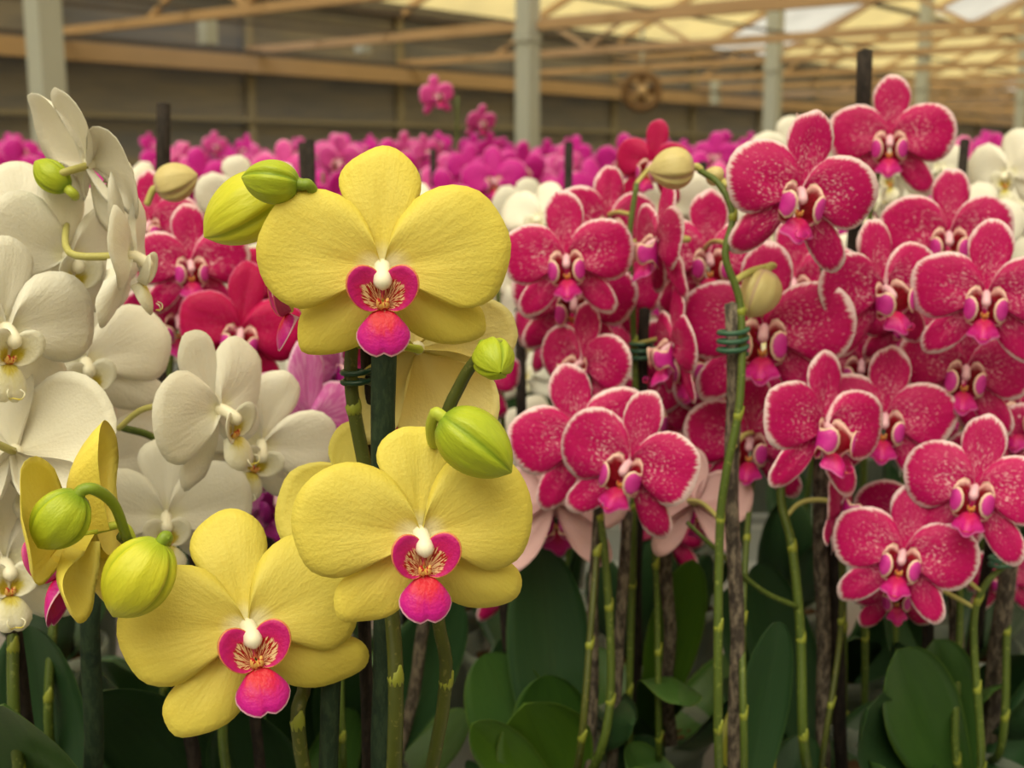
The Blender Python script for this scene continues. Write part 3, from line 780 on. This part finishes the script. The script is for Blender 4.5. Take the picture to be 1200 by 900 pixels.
Y.clip((420, 442, 0.532), 0.0055, 'clip_dark', 2)
Y.flower('yellow', 448, 314, 0.500, 292, 0, 0, 0, 1.0, 0, 'open yellow flower at the top of the spike', 'pedicel_yellow')
Y.flower('yellow', 492, 626, 0.485, 285, 10, 4, -2, 1.0, 1, 'open yellow flower below the crossing dark stake', 'pedicel_yellow')
Y.flower('yellow', 290, 735, 0.515, 292, 6, 0, -9, 1.0, 2, 'lowest open yellow flower', 'pedicel_yellow')
Y.flower('pale_yellow', 488, 408, 0.550, 262, 176, -4, -78, 1.0, 3, 'pale yellow flower seen from behind', 'pedicel_yellow')
Y.flower('yellow', 442, 600, 0.560, 235, 165, 0, 12, 1.0, 4, 'yellow flower hidden behind another, only a petal showing', 'pedicel_yellow')
Y.flower('yellow_side', 82, 630, 0.505, 285, -110, 2, 0, 1.0, 5, 'yellow flower turned side-on, back of its petals showing', 'pedicel_yellow', attach=(160, 645, 0.515))
Y.flower('yellow', 350, 332, 0.545, 225, -84, 0, 0, 1.0, 0, 'yellow flower in profile, only its lip showing', 'pedicel_yellow')
Y.bud('bud_yellow', (338, 216), (242, 276), 0.520, 80, [(350, 214, 0.53), (385, 236, 0.53)], 'pedicel_yellow')
Y.bud('bud_green', (351, 216), (285, 208), 0.490, 52, [(362, 217, 0.490), (369, 228, 0.497), (374, 236, 0.515)], 'pedicel_green')
Y.bud('bud_green', (517, 488), (597, 552), 0.470, 78, [(509, 487, 0.472), (505, 500, 0.478), (508, 520, 0.49), (518, 518, 0.503)], 'pedicel_yellow')
Y.bud('bud_green', (570, 408), (586, 436), 0.495, 50, [(566, 404, 0.494), (564, 414, 0.492)], 'pedicel_green', d_tip=0.480)
Y.bud('bud_yellow', (190, 634), (134, 720), 0.480, 82, [(196, 632, 0.485), (190, 645, 0.515), (180, 660, 0.53)], 'pedicel_green')
Y.bud('bud_green', (94, 578), (46, 640), 0.470, 66, [(112, 574, 0.472), (134, 592, 0.485), (149, 632, 0.503)], 'pedicel_green')

# ---------------------------------------------------------------- white orchids
WA = Plant((-0.255, 0.625), 'white orchid with yellow-throated flowers crowding beside the yellow orchid', seed=5)
WA.stake((8, 700, 0.62), 0.0042, 'stake_black')
WA.stem([(20, 880, 0.62), (16, 700, 0.63), (20, 500, 0.66), (60, 330, 0.67), (85, 260, 0.65), (80, 225, 0.63)], 0.003)
WA.flower('white', 108, 192, 0.60, 225, 112, -22, -24, 0.75, 0)
WA.flower('white', 78, 300, 0.61, 215, 35, 6, 4)
WA.flower('white', 150, 300, 0.585, 200, 80, 0, -6)
WA.flower('white', 5, 385, 0.565, 240, 28, 8, 6)
WA.flower('white', 30, 275, 0.67, 200, 10, -10, 0)
WA.flower('white', 20, 530, 0.58, 240, 150, 10, 12)
WA.flower('white', 5, 660, 0.585, 225, 14, 4, 0)
WA.bud('bud_green', (80, 222), (42, 190), 0.595, 37, None, 'pedicel_yellow')
WC = Plant((-0.275, 0.75), 'white orchid standing between two other white orchids', seed=6)
WC.stem([(60, 880, 0.7), (70, 650, 0.71), (90, 450, 0.72), (110, 380, 0.72)], 0.0028)
WC.flower('white', 100, 425, 0.66, 205, 8, 0, -4)
WC.flower('white', 110, 545, 0.68, 205, 10, 15, 0)
WC.flower('white', 60, 480, 0.70, 200, -10, 10, 0)
WBp = Plant((-0.165, 0.70), 'white orchid with side-turned flower on a long pale pedicel', seed=7)
WBp.stake((178, 375, 0.75), 0.004, 'stake_black')
WBp.stem([(262, 880, 0.67), (270, 760, 0.67), (262, 600, 0.67), (190, 520, 0.67), (140, 500, 0.655)], 0.0026)
WBp.flower('white', 255, 480, 0.625, 215, 52, 4, -22, attach=(138, 503, 0.64))
WBp.flower('white', 305, 520, 0.68, 190, 15, 20, 20)
WBp.flower('white', 195, 605, 0.66, 190, 0, 10, 0)
WBp.bud('bud_cream', (182, 222), (230, 205), 0.76, 46, [(172, 240, 0.76)], 'pedicel_cream')

# ---------------------------------------------------------------- pink, crimson and lilac orchids beside the white ones
PL = Plant((-0.285, 0.90), 'white-edged pink orchid between the white and yellow orchids', seed=8)
PL.stake((192, 122, 0.95), 0.0055, 'stake_black')
PL.stem([(190, 860, 0.9), (195, 500, 0.93), (210, 330, 0.93), (205, 270, 0.93)], 0.0026)
PL.flower('pink', 223, 308, 0.86, 132, 4, 0, 0, 0.6, 0)
PL.flower('pink', 176, 262, 0.90, 120, -20, 0, 0, 0.6, 1)
PL.flower('pink', 208, 372, 0.90, 130, 10, 20, 0, 0.6, 2)
CR = Plant((-0.165, 0.90), 'solid crimson orchid behind the top yellow flower', seed=9)
CR.stem([(300, 860, 0.88), (310, 600, 0.9), (300, 430, 0.9)], 0.0026)
CR.flower('crimson', 282, 388, 0.84, 150, 0, 5, 10, 0.6, 0)
CR.flower('crimson', 330, 330, 0.90, 140, 30, 5, 0, 0.6, 1)
CR.flower('crimson', 300, 545, 0.92, 130, 0, 5, 10, 0.6, 2)
LI = Plant((-0.115, 0.79), 'lilac orchid with veined petals behind the thick dark stake', seed=10)
LI.stem([(400, 860, 0.76), (395, 640, 0.79), (380, 500, 0.80)], 0.0026)
LI.flower('lilac', 362, 495, 0.755, 190, 40, 0, 5, 0.6, 0)
LI.flower('lilac', 325, 580, 0.79, 150, 0, 10, 0, 0.6, 1)
LI.flower('lilac', 395, 430, 0.80, 150, 60, 10, 0, 0.6, 2)

# ---------------------------------------------------------------- speckled pink orchids
S0 = Plant((0.035, 0.775), 'speckled pink orchid with pale leaning stake beside yellow flowers', seed=20)
S0.stake((700, 560, 0.80), 0.0035, 'stake_grey', (0.016, -0.01))
S0.stem([(700, 890, 0.79), (716, 800, 0.79), (708, 640, 0.80), (690, 540, 0.81), (690, 440, 0.83), (690, 380, 0.84)], 0.0028)
S0.stem([(680, 880, 0.76), (692, 740, 0.77), (700, 640, 0.79)], 0.0025, 'stem_dark')
S0.flower('pink', 682, 512, 0.775, 168, 8, 2, -14, k=0)
S0.flower('pink', 682, 425, 0.83, 140, -40, 5, 8, k=1)
S0.flower('pale_pink', 650, 590, 0.83, 170, 175, 10, 5, k=2)
S1 = Plant((0.105, 0.875), 'speckled pink orchid beside a round dark stake with green tie', seed=21)
S1.stake((756, 362, 0.87), 0.0042, 'stake_black', (-0.014, 0))
S1.stake((782, 640, 0.84), 0.0046, 'stake_grey', (0.015, -0.012))
S1.clip((752, 411, 0.868), 0.0065, 'clip', 3)
S1.stem([(738, 880, 0.87), (742, 640, 0.87), (745, 480, 0.87), (742, 380, 0.87), (738, 280, 0.86), (746, 215, 0.86)], 0.0026)
S1.stem([(772, 880, 0.84), (770, 700, 0.84), (765, 600, 0.83)], 0.0024)
S1.flower('pink', 664, 302, 0.80, 150, -3, 0, -4, k=0)
S1.flower('pink', 672, 350, 0.85, 150, 4, 12, 4, k=1)
S1.flower('pink', 772, 283, 0.80, 140, -68, 0, 4, k=2)
S1.flower('pink', 738, 543, 0.735, 172, -18, 4, 16, k=3)
S1.flower('pink', 790, 405, 0.80, 138, -70, 5, 5, k=0)
S1.flower('pink', 712, 262, 0.90, 132, 20, 0, 6, k=2)
S1.flower('pink', 712, 338, 0.92, 140, 0, 10, 0, k=3)
S1.flower('pink', 760, 480, 0.90, 140, 10, 10, 0, k=1)
S1.flower('crimson', 764, 192, 0.95, 96, -20, 4, 8, k=1)
S2 = Plant((0.145, 0.735), 'speckled pink orchid tied to a mottled grey stake, cream buds at tip', seed=22)
S2.stake((857, 356, 0.73), 0.0046, 'stake_grey', (0.0, -0.02))
S2.clip((859, 400, 0.727), 0.0068, 'clip', 3)
S2.stem([(842, 880, 0.725), (843, 640, 0.725), (850, 560, 0.722), (867, 470, 0.722), (868, 360, 0.727), (850, 300, 0.727), (859, 253, 0.73), (843, 216, 0.735), (820, 200, 0.745)], 0.0026)
S2.flower('pink', 896, 385, 0.785, 196, -4, 0, 0, k=0)
S2.flower('pink', 830, 300, 0.85, 150, 10, 0, 0, k=1)
S2.flower('pink', 880, 515, 0.82, 150, -8, 5, 0, k=2)
S2.flower('pink', 815, 420, 0.88, 150, -20, 5, 0, k=3)
S2.flower('pale_pink', 815, 590, 0.82, 130, 170, 0, 5, k=1)
S2.flower('pink', 855, 455, 0.88, 140, 5, 5, 0, k=1)
S2.bud('bud_cream', (814, 196), (762, 200), 0.745, 50, [(822, 200, 0.745)], 'pedicel_cream')
S2.bud('bud_cream', (846, 212), (828, 200), 0.75, 24, [(850, 218, 0.738)], 'pedicel_cream')
S2.bud('bud_cream', (900, 316), (878, 371), 0.745, 48, [(905, 312, 0.75), (880, 318, 0.74), (860, 330, 0.728)], 'pedicel_cream')
S3 = Plant((0.225, 0.825), 'speckled pink orchid on a bright green stem with side shoot', seed=23)
S3.stake((960, 470, 0.82), 0.0050, 'stake_grey', (0.0, -0.012))
S3.stake((972, 560, 0.84), 0.0048, 'stake_black', (0.02, 0.01))
S3.stem([(944, 890, 0.795), (938, 740, 0.795), (928, 640, 0.80), (915, 575, 0.81), (930, 480, 0.82), (960, 400, 0.83), (985, 330, 0.83)], 0.0032)
S3.stem([(936, 712, 0.795), (890, 690, 0.78), (835, 640, 0.765), (805, 612, 0.77)], 0.0017, 'stem', False, False, 16)
S3.flower('pink', 966, 500, 0.745, 172, 42, 0, 4, k=0)
S3.flower('pink', 1037, 488, 0.80, 160, 2, 4, 3, k=1)
S3.flower('pink', 1036, 338, 0.78, 160, 32, 0, -10, k=2)
S3.flower('pink', 985, 590, 0.80, 125, 78, 0, 10, k=3)
S3.flower('pink', 1010, 425, 0.88, 140, 0, 8, 0, k=0)
S3.flower('pink', 1060, 375, 0.85, 110, 20, 10, 0, k=1)
S4 = Plant((0.315, 0.785), 'speckled pink orchid with its lowest cluster above two broad leaves', seed=24)
S4.stake((1118, 560, 0.83), 0.0048, 'stake_grey', (0.0, 0.01))
S4.stem([(1120, 880, 0.82), (1125, 700, 0.83), (1110, 560, 0.84), (1095, 430, 0.85)], 0.0026)
S4.stem([(1150, 880, 0.80), (1141, 740, 0.80), (1152, 690, 0.80), (1180, 660, 0.80)], 0.0026)
S4.flower('pink', 1058, 648, 0.755, 160, 0, 4, 8, k=0)
S4.flower('pink', 1132, 432, 0.80, 158, 4, 2, 4, k=1)
S4.flower('pink', 1080, 610, 0.83, 150, -8, 10, 0, k=2)
S4.flower('pink', 1050, 690, 0.80, 110, 5, 20, -5, k=3)
S4.clip((1172, 658, 0.80), 0.0055, 'clip', 2)
S5 = Plant((0.355, 0.885), 'speckled pink orchid on a thick mottled stake next to a black stake', seed=25)
S5.stake((1192, 560, 0.82), 0.0062, 'stake_grey', (-0.005, -0.03))
S5.stake((1176, 560, 0.85), 0.0042, 'stake_black', (-0.03, -0.02))
S5.stem([(1172, 880, 0.86), (1180, 700, 0.86), (1180, 500, 0.86), (1175, 400, 0.84)], 0.0028)
S5.flower('pink', 1156, 345, 0.755, 168, 2, 2, 2, k=0)
S5.flower('pink', 1143, 572, 0.74, 170, -2, 0, 6, k=1)
S5.flower('pink', 1198, 480, 0.84, 150, -10, 0, 0, k=2)
S5.flower('pink', 1190, 555, 0.83, 160, 0, 6, 0, k=3)
S5.flower('pink', 1205, 400, 0.88, 150, 0, 6, 0, k=1)
S6 = Plant((0.275, 0.985), 'speckled pink orchid whose topmost flowers stand against the roof beams', seed=26)
S6.stake((1013, 60, 0.95), 0.0058, 'stake_black', (0.0, 0.01))
S6.stem([(1010, 860, 0.95), (1012, 600, 0.95), (1015, 350, 0.95), (1020, 250, 0.95), (1030, 200, 0.95)], 0.0026)
S6.stem([(990, 860, 0.95), (985, 500, 0.92), (965, 320, 0.85), (950, 260, 0.78)], 0.0024)
S6.flower('pink', 1043, 162, 0.92, 140, 0, -4, 0, k=0)
S6.flower('pink', 938, 224, 0.71, 182, 14, 0, 10, k=1)
S6.flower('pink', 1112, 275, 0.86, 150, 4, 2, 0, k=2)
S6.flower('pink', 958, 190, 0.90, 120, 80, -20, 0, k=3)
S6.flower('pink', 930, 330, 0.90, 150, 0, 6, 0, k=0)

# more stakes and stems crowding above the pots
WA.stake((108, 690, 0.60), 0.0048, 'stake_green', (0.02, -0.01))
WBp.stake((205, 760, 0.66), 0.0040, 'stake_black', (-0.01, -0.02))
WBp.stake((296, 800, 0.68), 0.0032, 'stake_black', (0.02, -0.012))
CR.stake((300, 560, 0.88), 0.004, 'stake_black')
CR.stem([(400, 880, 0.85), (404, 700, 0.86), (400, 560, 0.87)], 0.0024, 'stem_dark')
LI.stake((440, 640, 0.78), 0.003, 'stake_black', (-0.01, -0.01))
LI.stake((524, 600, 0.82), 0.0042, 'stake_grey', (0.02, 0.01))
S0.stake((585, 640, 0.88), 0.0045, 'stake_black', (-0.02, 0.02))
S0.stake((735, 600, 0.83), 0.0038, 'stake_grey', (0.03, 0.012))
S2.stem([(872, 880, 0.75), (870, 740, 0.765), (876, 620, 0.80), (884, 545, 0.85)], 0.0024)
S3.stem([(965, 880, 0.82), (985, 740, 0.83), (985, 620, 0.83)], 0.0022, 'stem_dark')
S4.stake((1085, 620, 0.85), 0.004, 'stake_black', (-0.02, 0.015))
S6.stem([(1040, 860, 0.97), (1055, 600, 0.97), (1090, 350, 0.93)], 0.0024)

# ---------------------------------------------------------------- leaves near the pots, set by hand
S0.leaf((568, 766, 0.86), 0.062, 'leaf', 0.1)
S0.leaf((640, 788, 0.83), 0.056, 'leaf', 0.12)
S0.leaf((612, 820, 0.785), 0.066, 'leaf_bright', 0.12)
S0.leaf((547, 842, 0.76), 0.034, 'leaf_bright', 0.15)
S0.leaf((632, 640, 0.86), 0.060, 'leaf_dark', 0.1)
S1.leaf((812, 650, 0.86), 0.040, 'leaf_bright', 0.1)
S1.leaf((800, 795, 0.80), 0.044, 'leaf', 0.3)
S1.leaf((715, 840, 0.80), 0.044, 'leaf_dark', 0.3)
S2.leaf((912, 726, 0.80), 0.034, 'leaf_dark', 0.1)
S2.leaf((884, 805, 0.86), 0.040, 'leaf_yellow', 0.2)
S3.leaf((885, 660, 0.90), 0.050, 'leaf_dark', 0.1)
S3.leaf((850, 690, 0.92), 0.050, 'leaf_dark', 0.1)
S4.leaf((1044, 756, 0.78), 0.058, 'leaf', 0.12)
S4.leaf((1090, 744, 0.80), 0.052, 'leaf', 0.12)
S4.leaf((985, 820, 0.74), 0.05, 'leaf_dark', 0.3)
S5.leaf((1155, 800, 0.86), 0.05, 'leaf', 0.2)
S5.leaf((1200, 760, 0.9), 0.05, 'leaf_dark', 0.2)
WA.leaf((40, 730, 0.70), 0.06, 'leaf_dark', 0.15)
WA.leaf((22, 800, 0.58), 0.06, 'leaf', 0.2)
WBp.leaf((120, 790, 0.66), 0.06, 'leaf_dark', 0.2)
WBp.leaf((300, 820, 0.7), 0.06, 'leaf_dark', 0.2)
WBp.leaf((230, 800, 0.74), 0.06, 'leaf_dark', 0.2)
LI.leaf((430, 760, 0.76), 0.06, 'leaf_dark', 0.15)
LI.leaf((540, 700, 0.85), 0.055, 'leaf_dark', 0.15)
LI.leaf((340, 780, 0.78), 0.06, 'leaf_dark', 0.2)
Y.leaf((420, 905, 0.50), 0.06, 'leaf_dark', 0.3)
for P_, lst in ((PL, ((140, 760, .85), (230, 740, .88))), (CR, ((330, 740, .85), (400, 720, .86))), (S6, ((1000, 740, .98), (1090, 720, 1.0), (960, 760, .95))), (WC, ((70, 760, .74), (130, 770, .72)))):
    for q in lst: P_.leaf(q, 0.055, 'leaf_dark', 0.2)

for P_ in (Y, WA, WBp, WC, PL, CR, LI, S0, S1, S2, S3, S4, S5, S6): P_.auto_leaves(4)

# ---------------------------------------------------------------- rows behind: white, then magenta
SHARED = {}
def shared(key, fn):
    if key not in SHARED: SHARED[key] = fn()
    return SHARED[key]
def back_plant(xy, var, rng, tops, label, group, nfl=6, W=0.085, stake_up=None, vars2=None, full=True):
    """a plant of the rear rows: pot, leaves, stem and flowers that are one mesh each; tops = height of the top flower above the camera"""
    if stake_up is not None and group and 'rows' in group: label = label.replace('orchid', 'orchid beside a bare black stake', 1)
    P = Plant(xy, label, group, rng.randint(0, 9999), pot=full)
    top = CAM.z + tops
    c = P.crown; lean = Vector((rng.uniform(-0.02, 0.02), rng.uniform(-0.03, 0.0), 0))
    pts = [c.lerp(Vector((xy[0], xy[1], top)) + lean, u) + Vector((0, -0.02 * math.sin(u * 3), 0)) for u in (0.3, 0.6, 0.85, 1.0)]
    P.stem([(p.x, p.y, p.z, 0) for p in pts], 0.0026, 'stem', False, True, 12)
    if full:
        for k in range(3):
            a = rng.uniform(0, 6.28); me = shared(('leaf', k), lambda: leaf_mesh(Vector((0, 0, POT_H - .02)), Vector((0.07, 0, POT_H + 0.07 + 0.02 * k)), 0.055, M['leaf_dark'], 0.25, Vector((-1, 0, 1)), 8, 4))
            l = obj('leaf', me, P.root); l.rotation_euler.z = a
    if stake_up is not None:
        mb = MB(); tube(mb, [P.loc(c + Vector((0.012, 0.01, -0.05))), P.loc(Vector((xy[0] + 0.012 + rng.uniform(-.01, .01), xy[1], CAM.z + stake_up)))], 0.0045, 8)
        obj('stake', mb.mesh('stake', [M['stake_black']]), P.root)
    for i in range(nfl):
        h = top - 0.045 * i * rng.uniform(0.8, 1.15); sg = 1 if i % 2 else -1
        p = Vector((xy[0] + lean.x + sg * rng.uniform(0.012, 0.05), xy[1] - 0.03 - rng.uniform(0, 0.03), h))
        v = rng.choice(vars2) if vars2 else var
        o = obj('flower', far_mesh(v, rng.randint(0, 2)), P.root)
        R = facing(p, rng.uniform(-50, 50), rng.uniform(-20, 20), rng.uniform(-12, 12))
        o.matrix_basis = Matrix.Translation(P.loc(p)) @ R.to_4x4() @ Matrix.Scale(W * rng.uniform(0.9, 1.08), 4)
    return P

rng = random.Random(77)
# second row of pink and crimson orchids, mostly hidden
for x, var in ((0.0, 'pink'), (0.115, 'pink'), (0.40, 'pink'), (-0.105, 'crimson'), (-0.40, 'pink')):
    back_plant((x, 1.02 + rng.uniform(-0.01, 0.01)), var, rng, rng.uniform(-0.1, -0.06), {'pink': 'speckled pink orchid behind the tied and staked pink orchids', 'crimson': 'crimson orchid mostly hidden behind the yellow orchid'}[var],
               'half hidden second-row orchids', 6, 0.075, -0.12)
# two rows of white orchids
for Yr, x0, x1, n in ((1.14, -0.42, 0.50, 9), (1.32, -0.50, 0.60, 9)):
    for i in range(n):
        x = x0 + (x1 - x0) * i / (n - 1) + rng.uniform(-0.012, 0.012)
        top = rng.uniform(-0.015, 0.012) if x > 0.3 else rng.uniform(-0.06, -0.03)
        back_plant((x, Yr + rng.uniform(-0.015, 0.015)), 'white', rng, top, 'white orchid in the rows between the pink and magenta orchids', 'white orchids in the middle rows', 5, 0.085,
                   rng.choice((None, None, 0.0, 0.02)))
# magenta rows towards the posts
for r, (Yr, n) in enumerate(((1.76, 13), (1.95, 14), (2.2, 14), (2.5, 15), (2.9, 15), (3.4, 16), (4.1, 17))):
    hx = Yr * 0.47
    for i in range(n):
        x = -hx + 2 * hx * (i + 0.5) / n + rng.uniform(-0.02, 0.02)
        top = -0.03 + 0.026 * (Yr - 1.5) + rng.uniform(-0.03, 0.022)
        back_plant((x, Yr + rng.uniform(-0.03, 0.03)), 'magenta', rng, top, 'magenta orchid in the back rows near the steel posts', 'magenta orchids in the back rows', 5, 0.088,
                   None if rng.random() < 0.8 else top + 0.03, ['magenta', 'magenta', 'magenta', 'magenta_pale'])

# one tall spike that rises above the magenta rows
T_ = back_plant((-0.10, 2.075), 'magenta_pale', rng, 0.105, 'pale magenta orchid on a tall thin spike above its row', None, 4, 0.06)
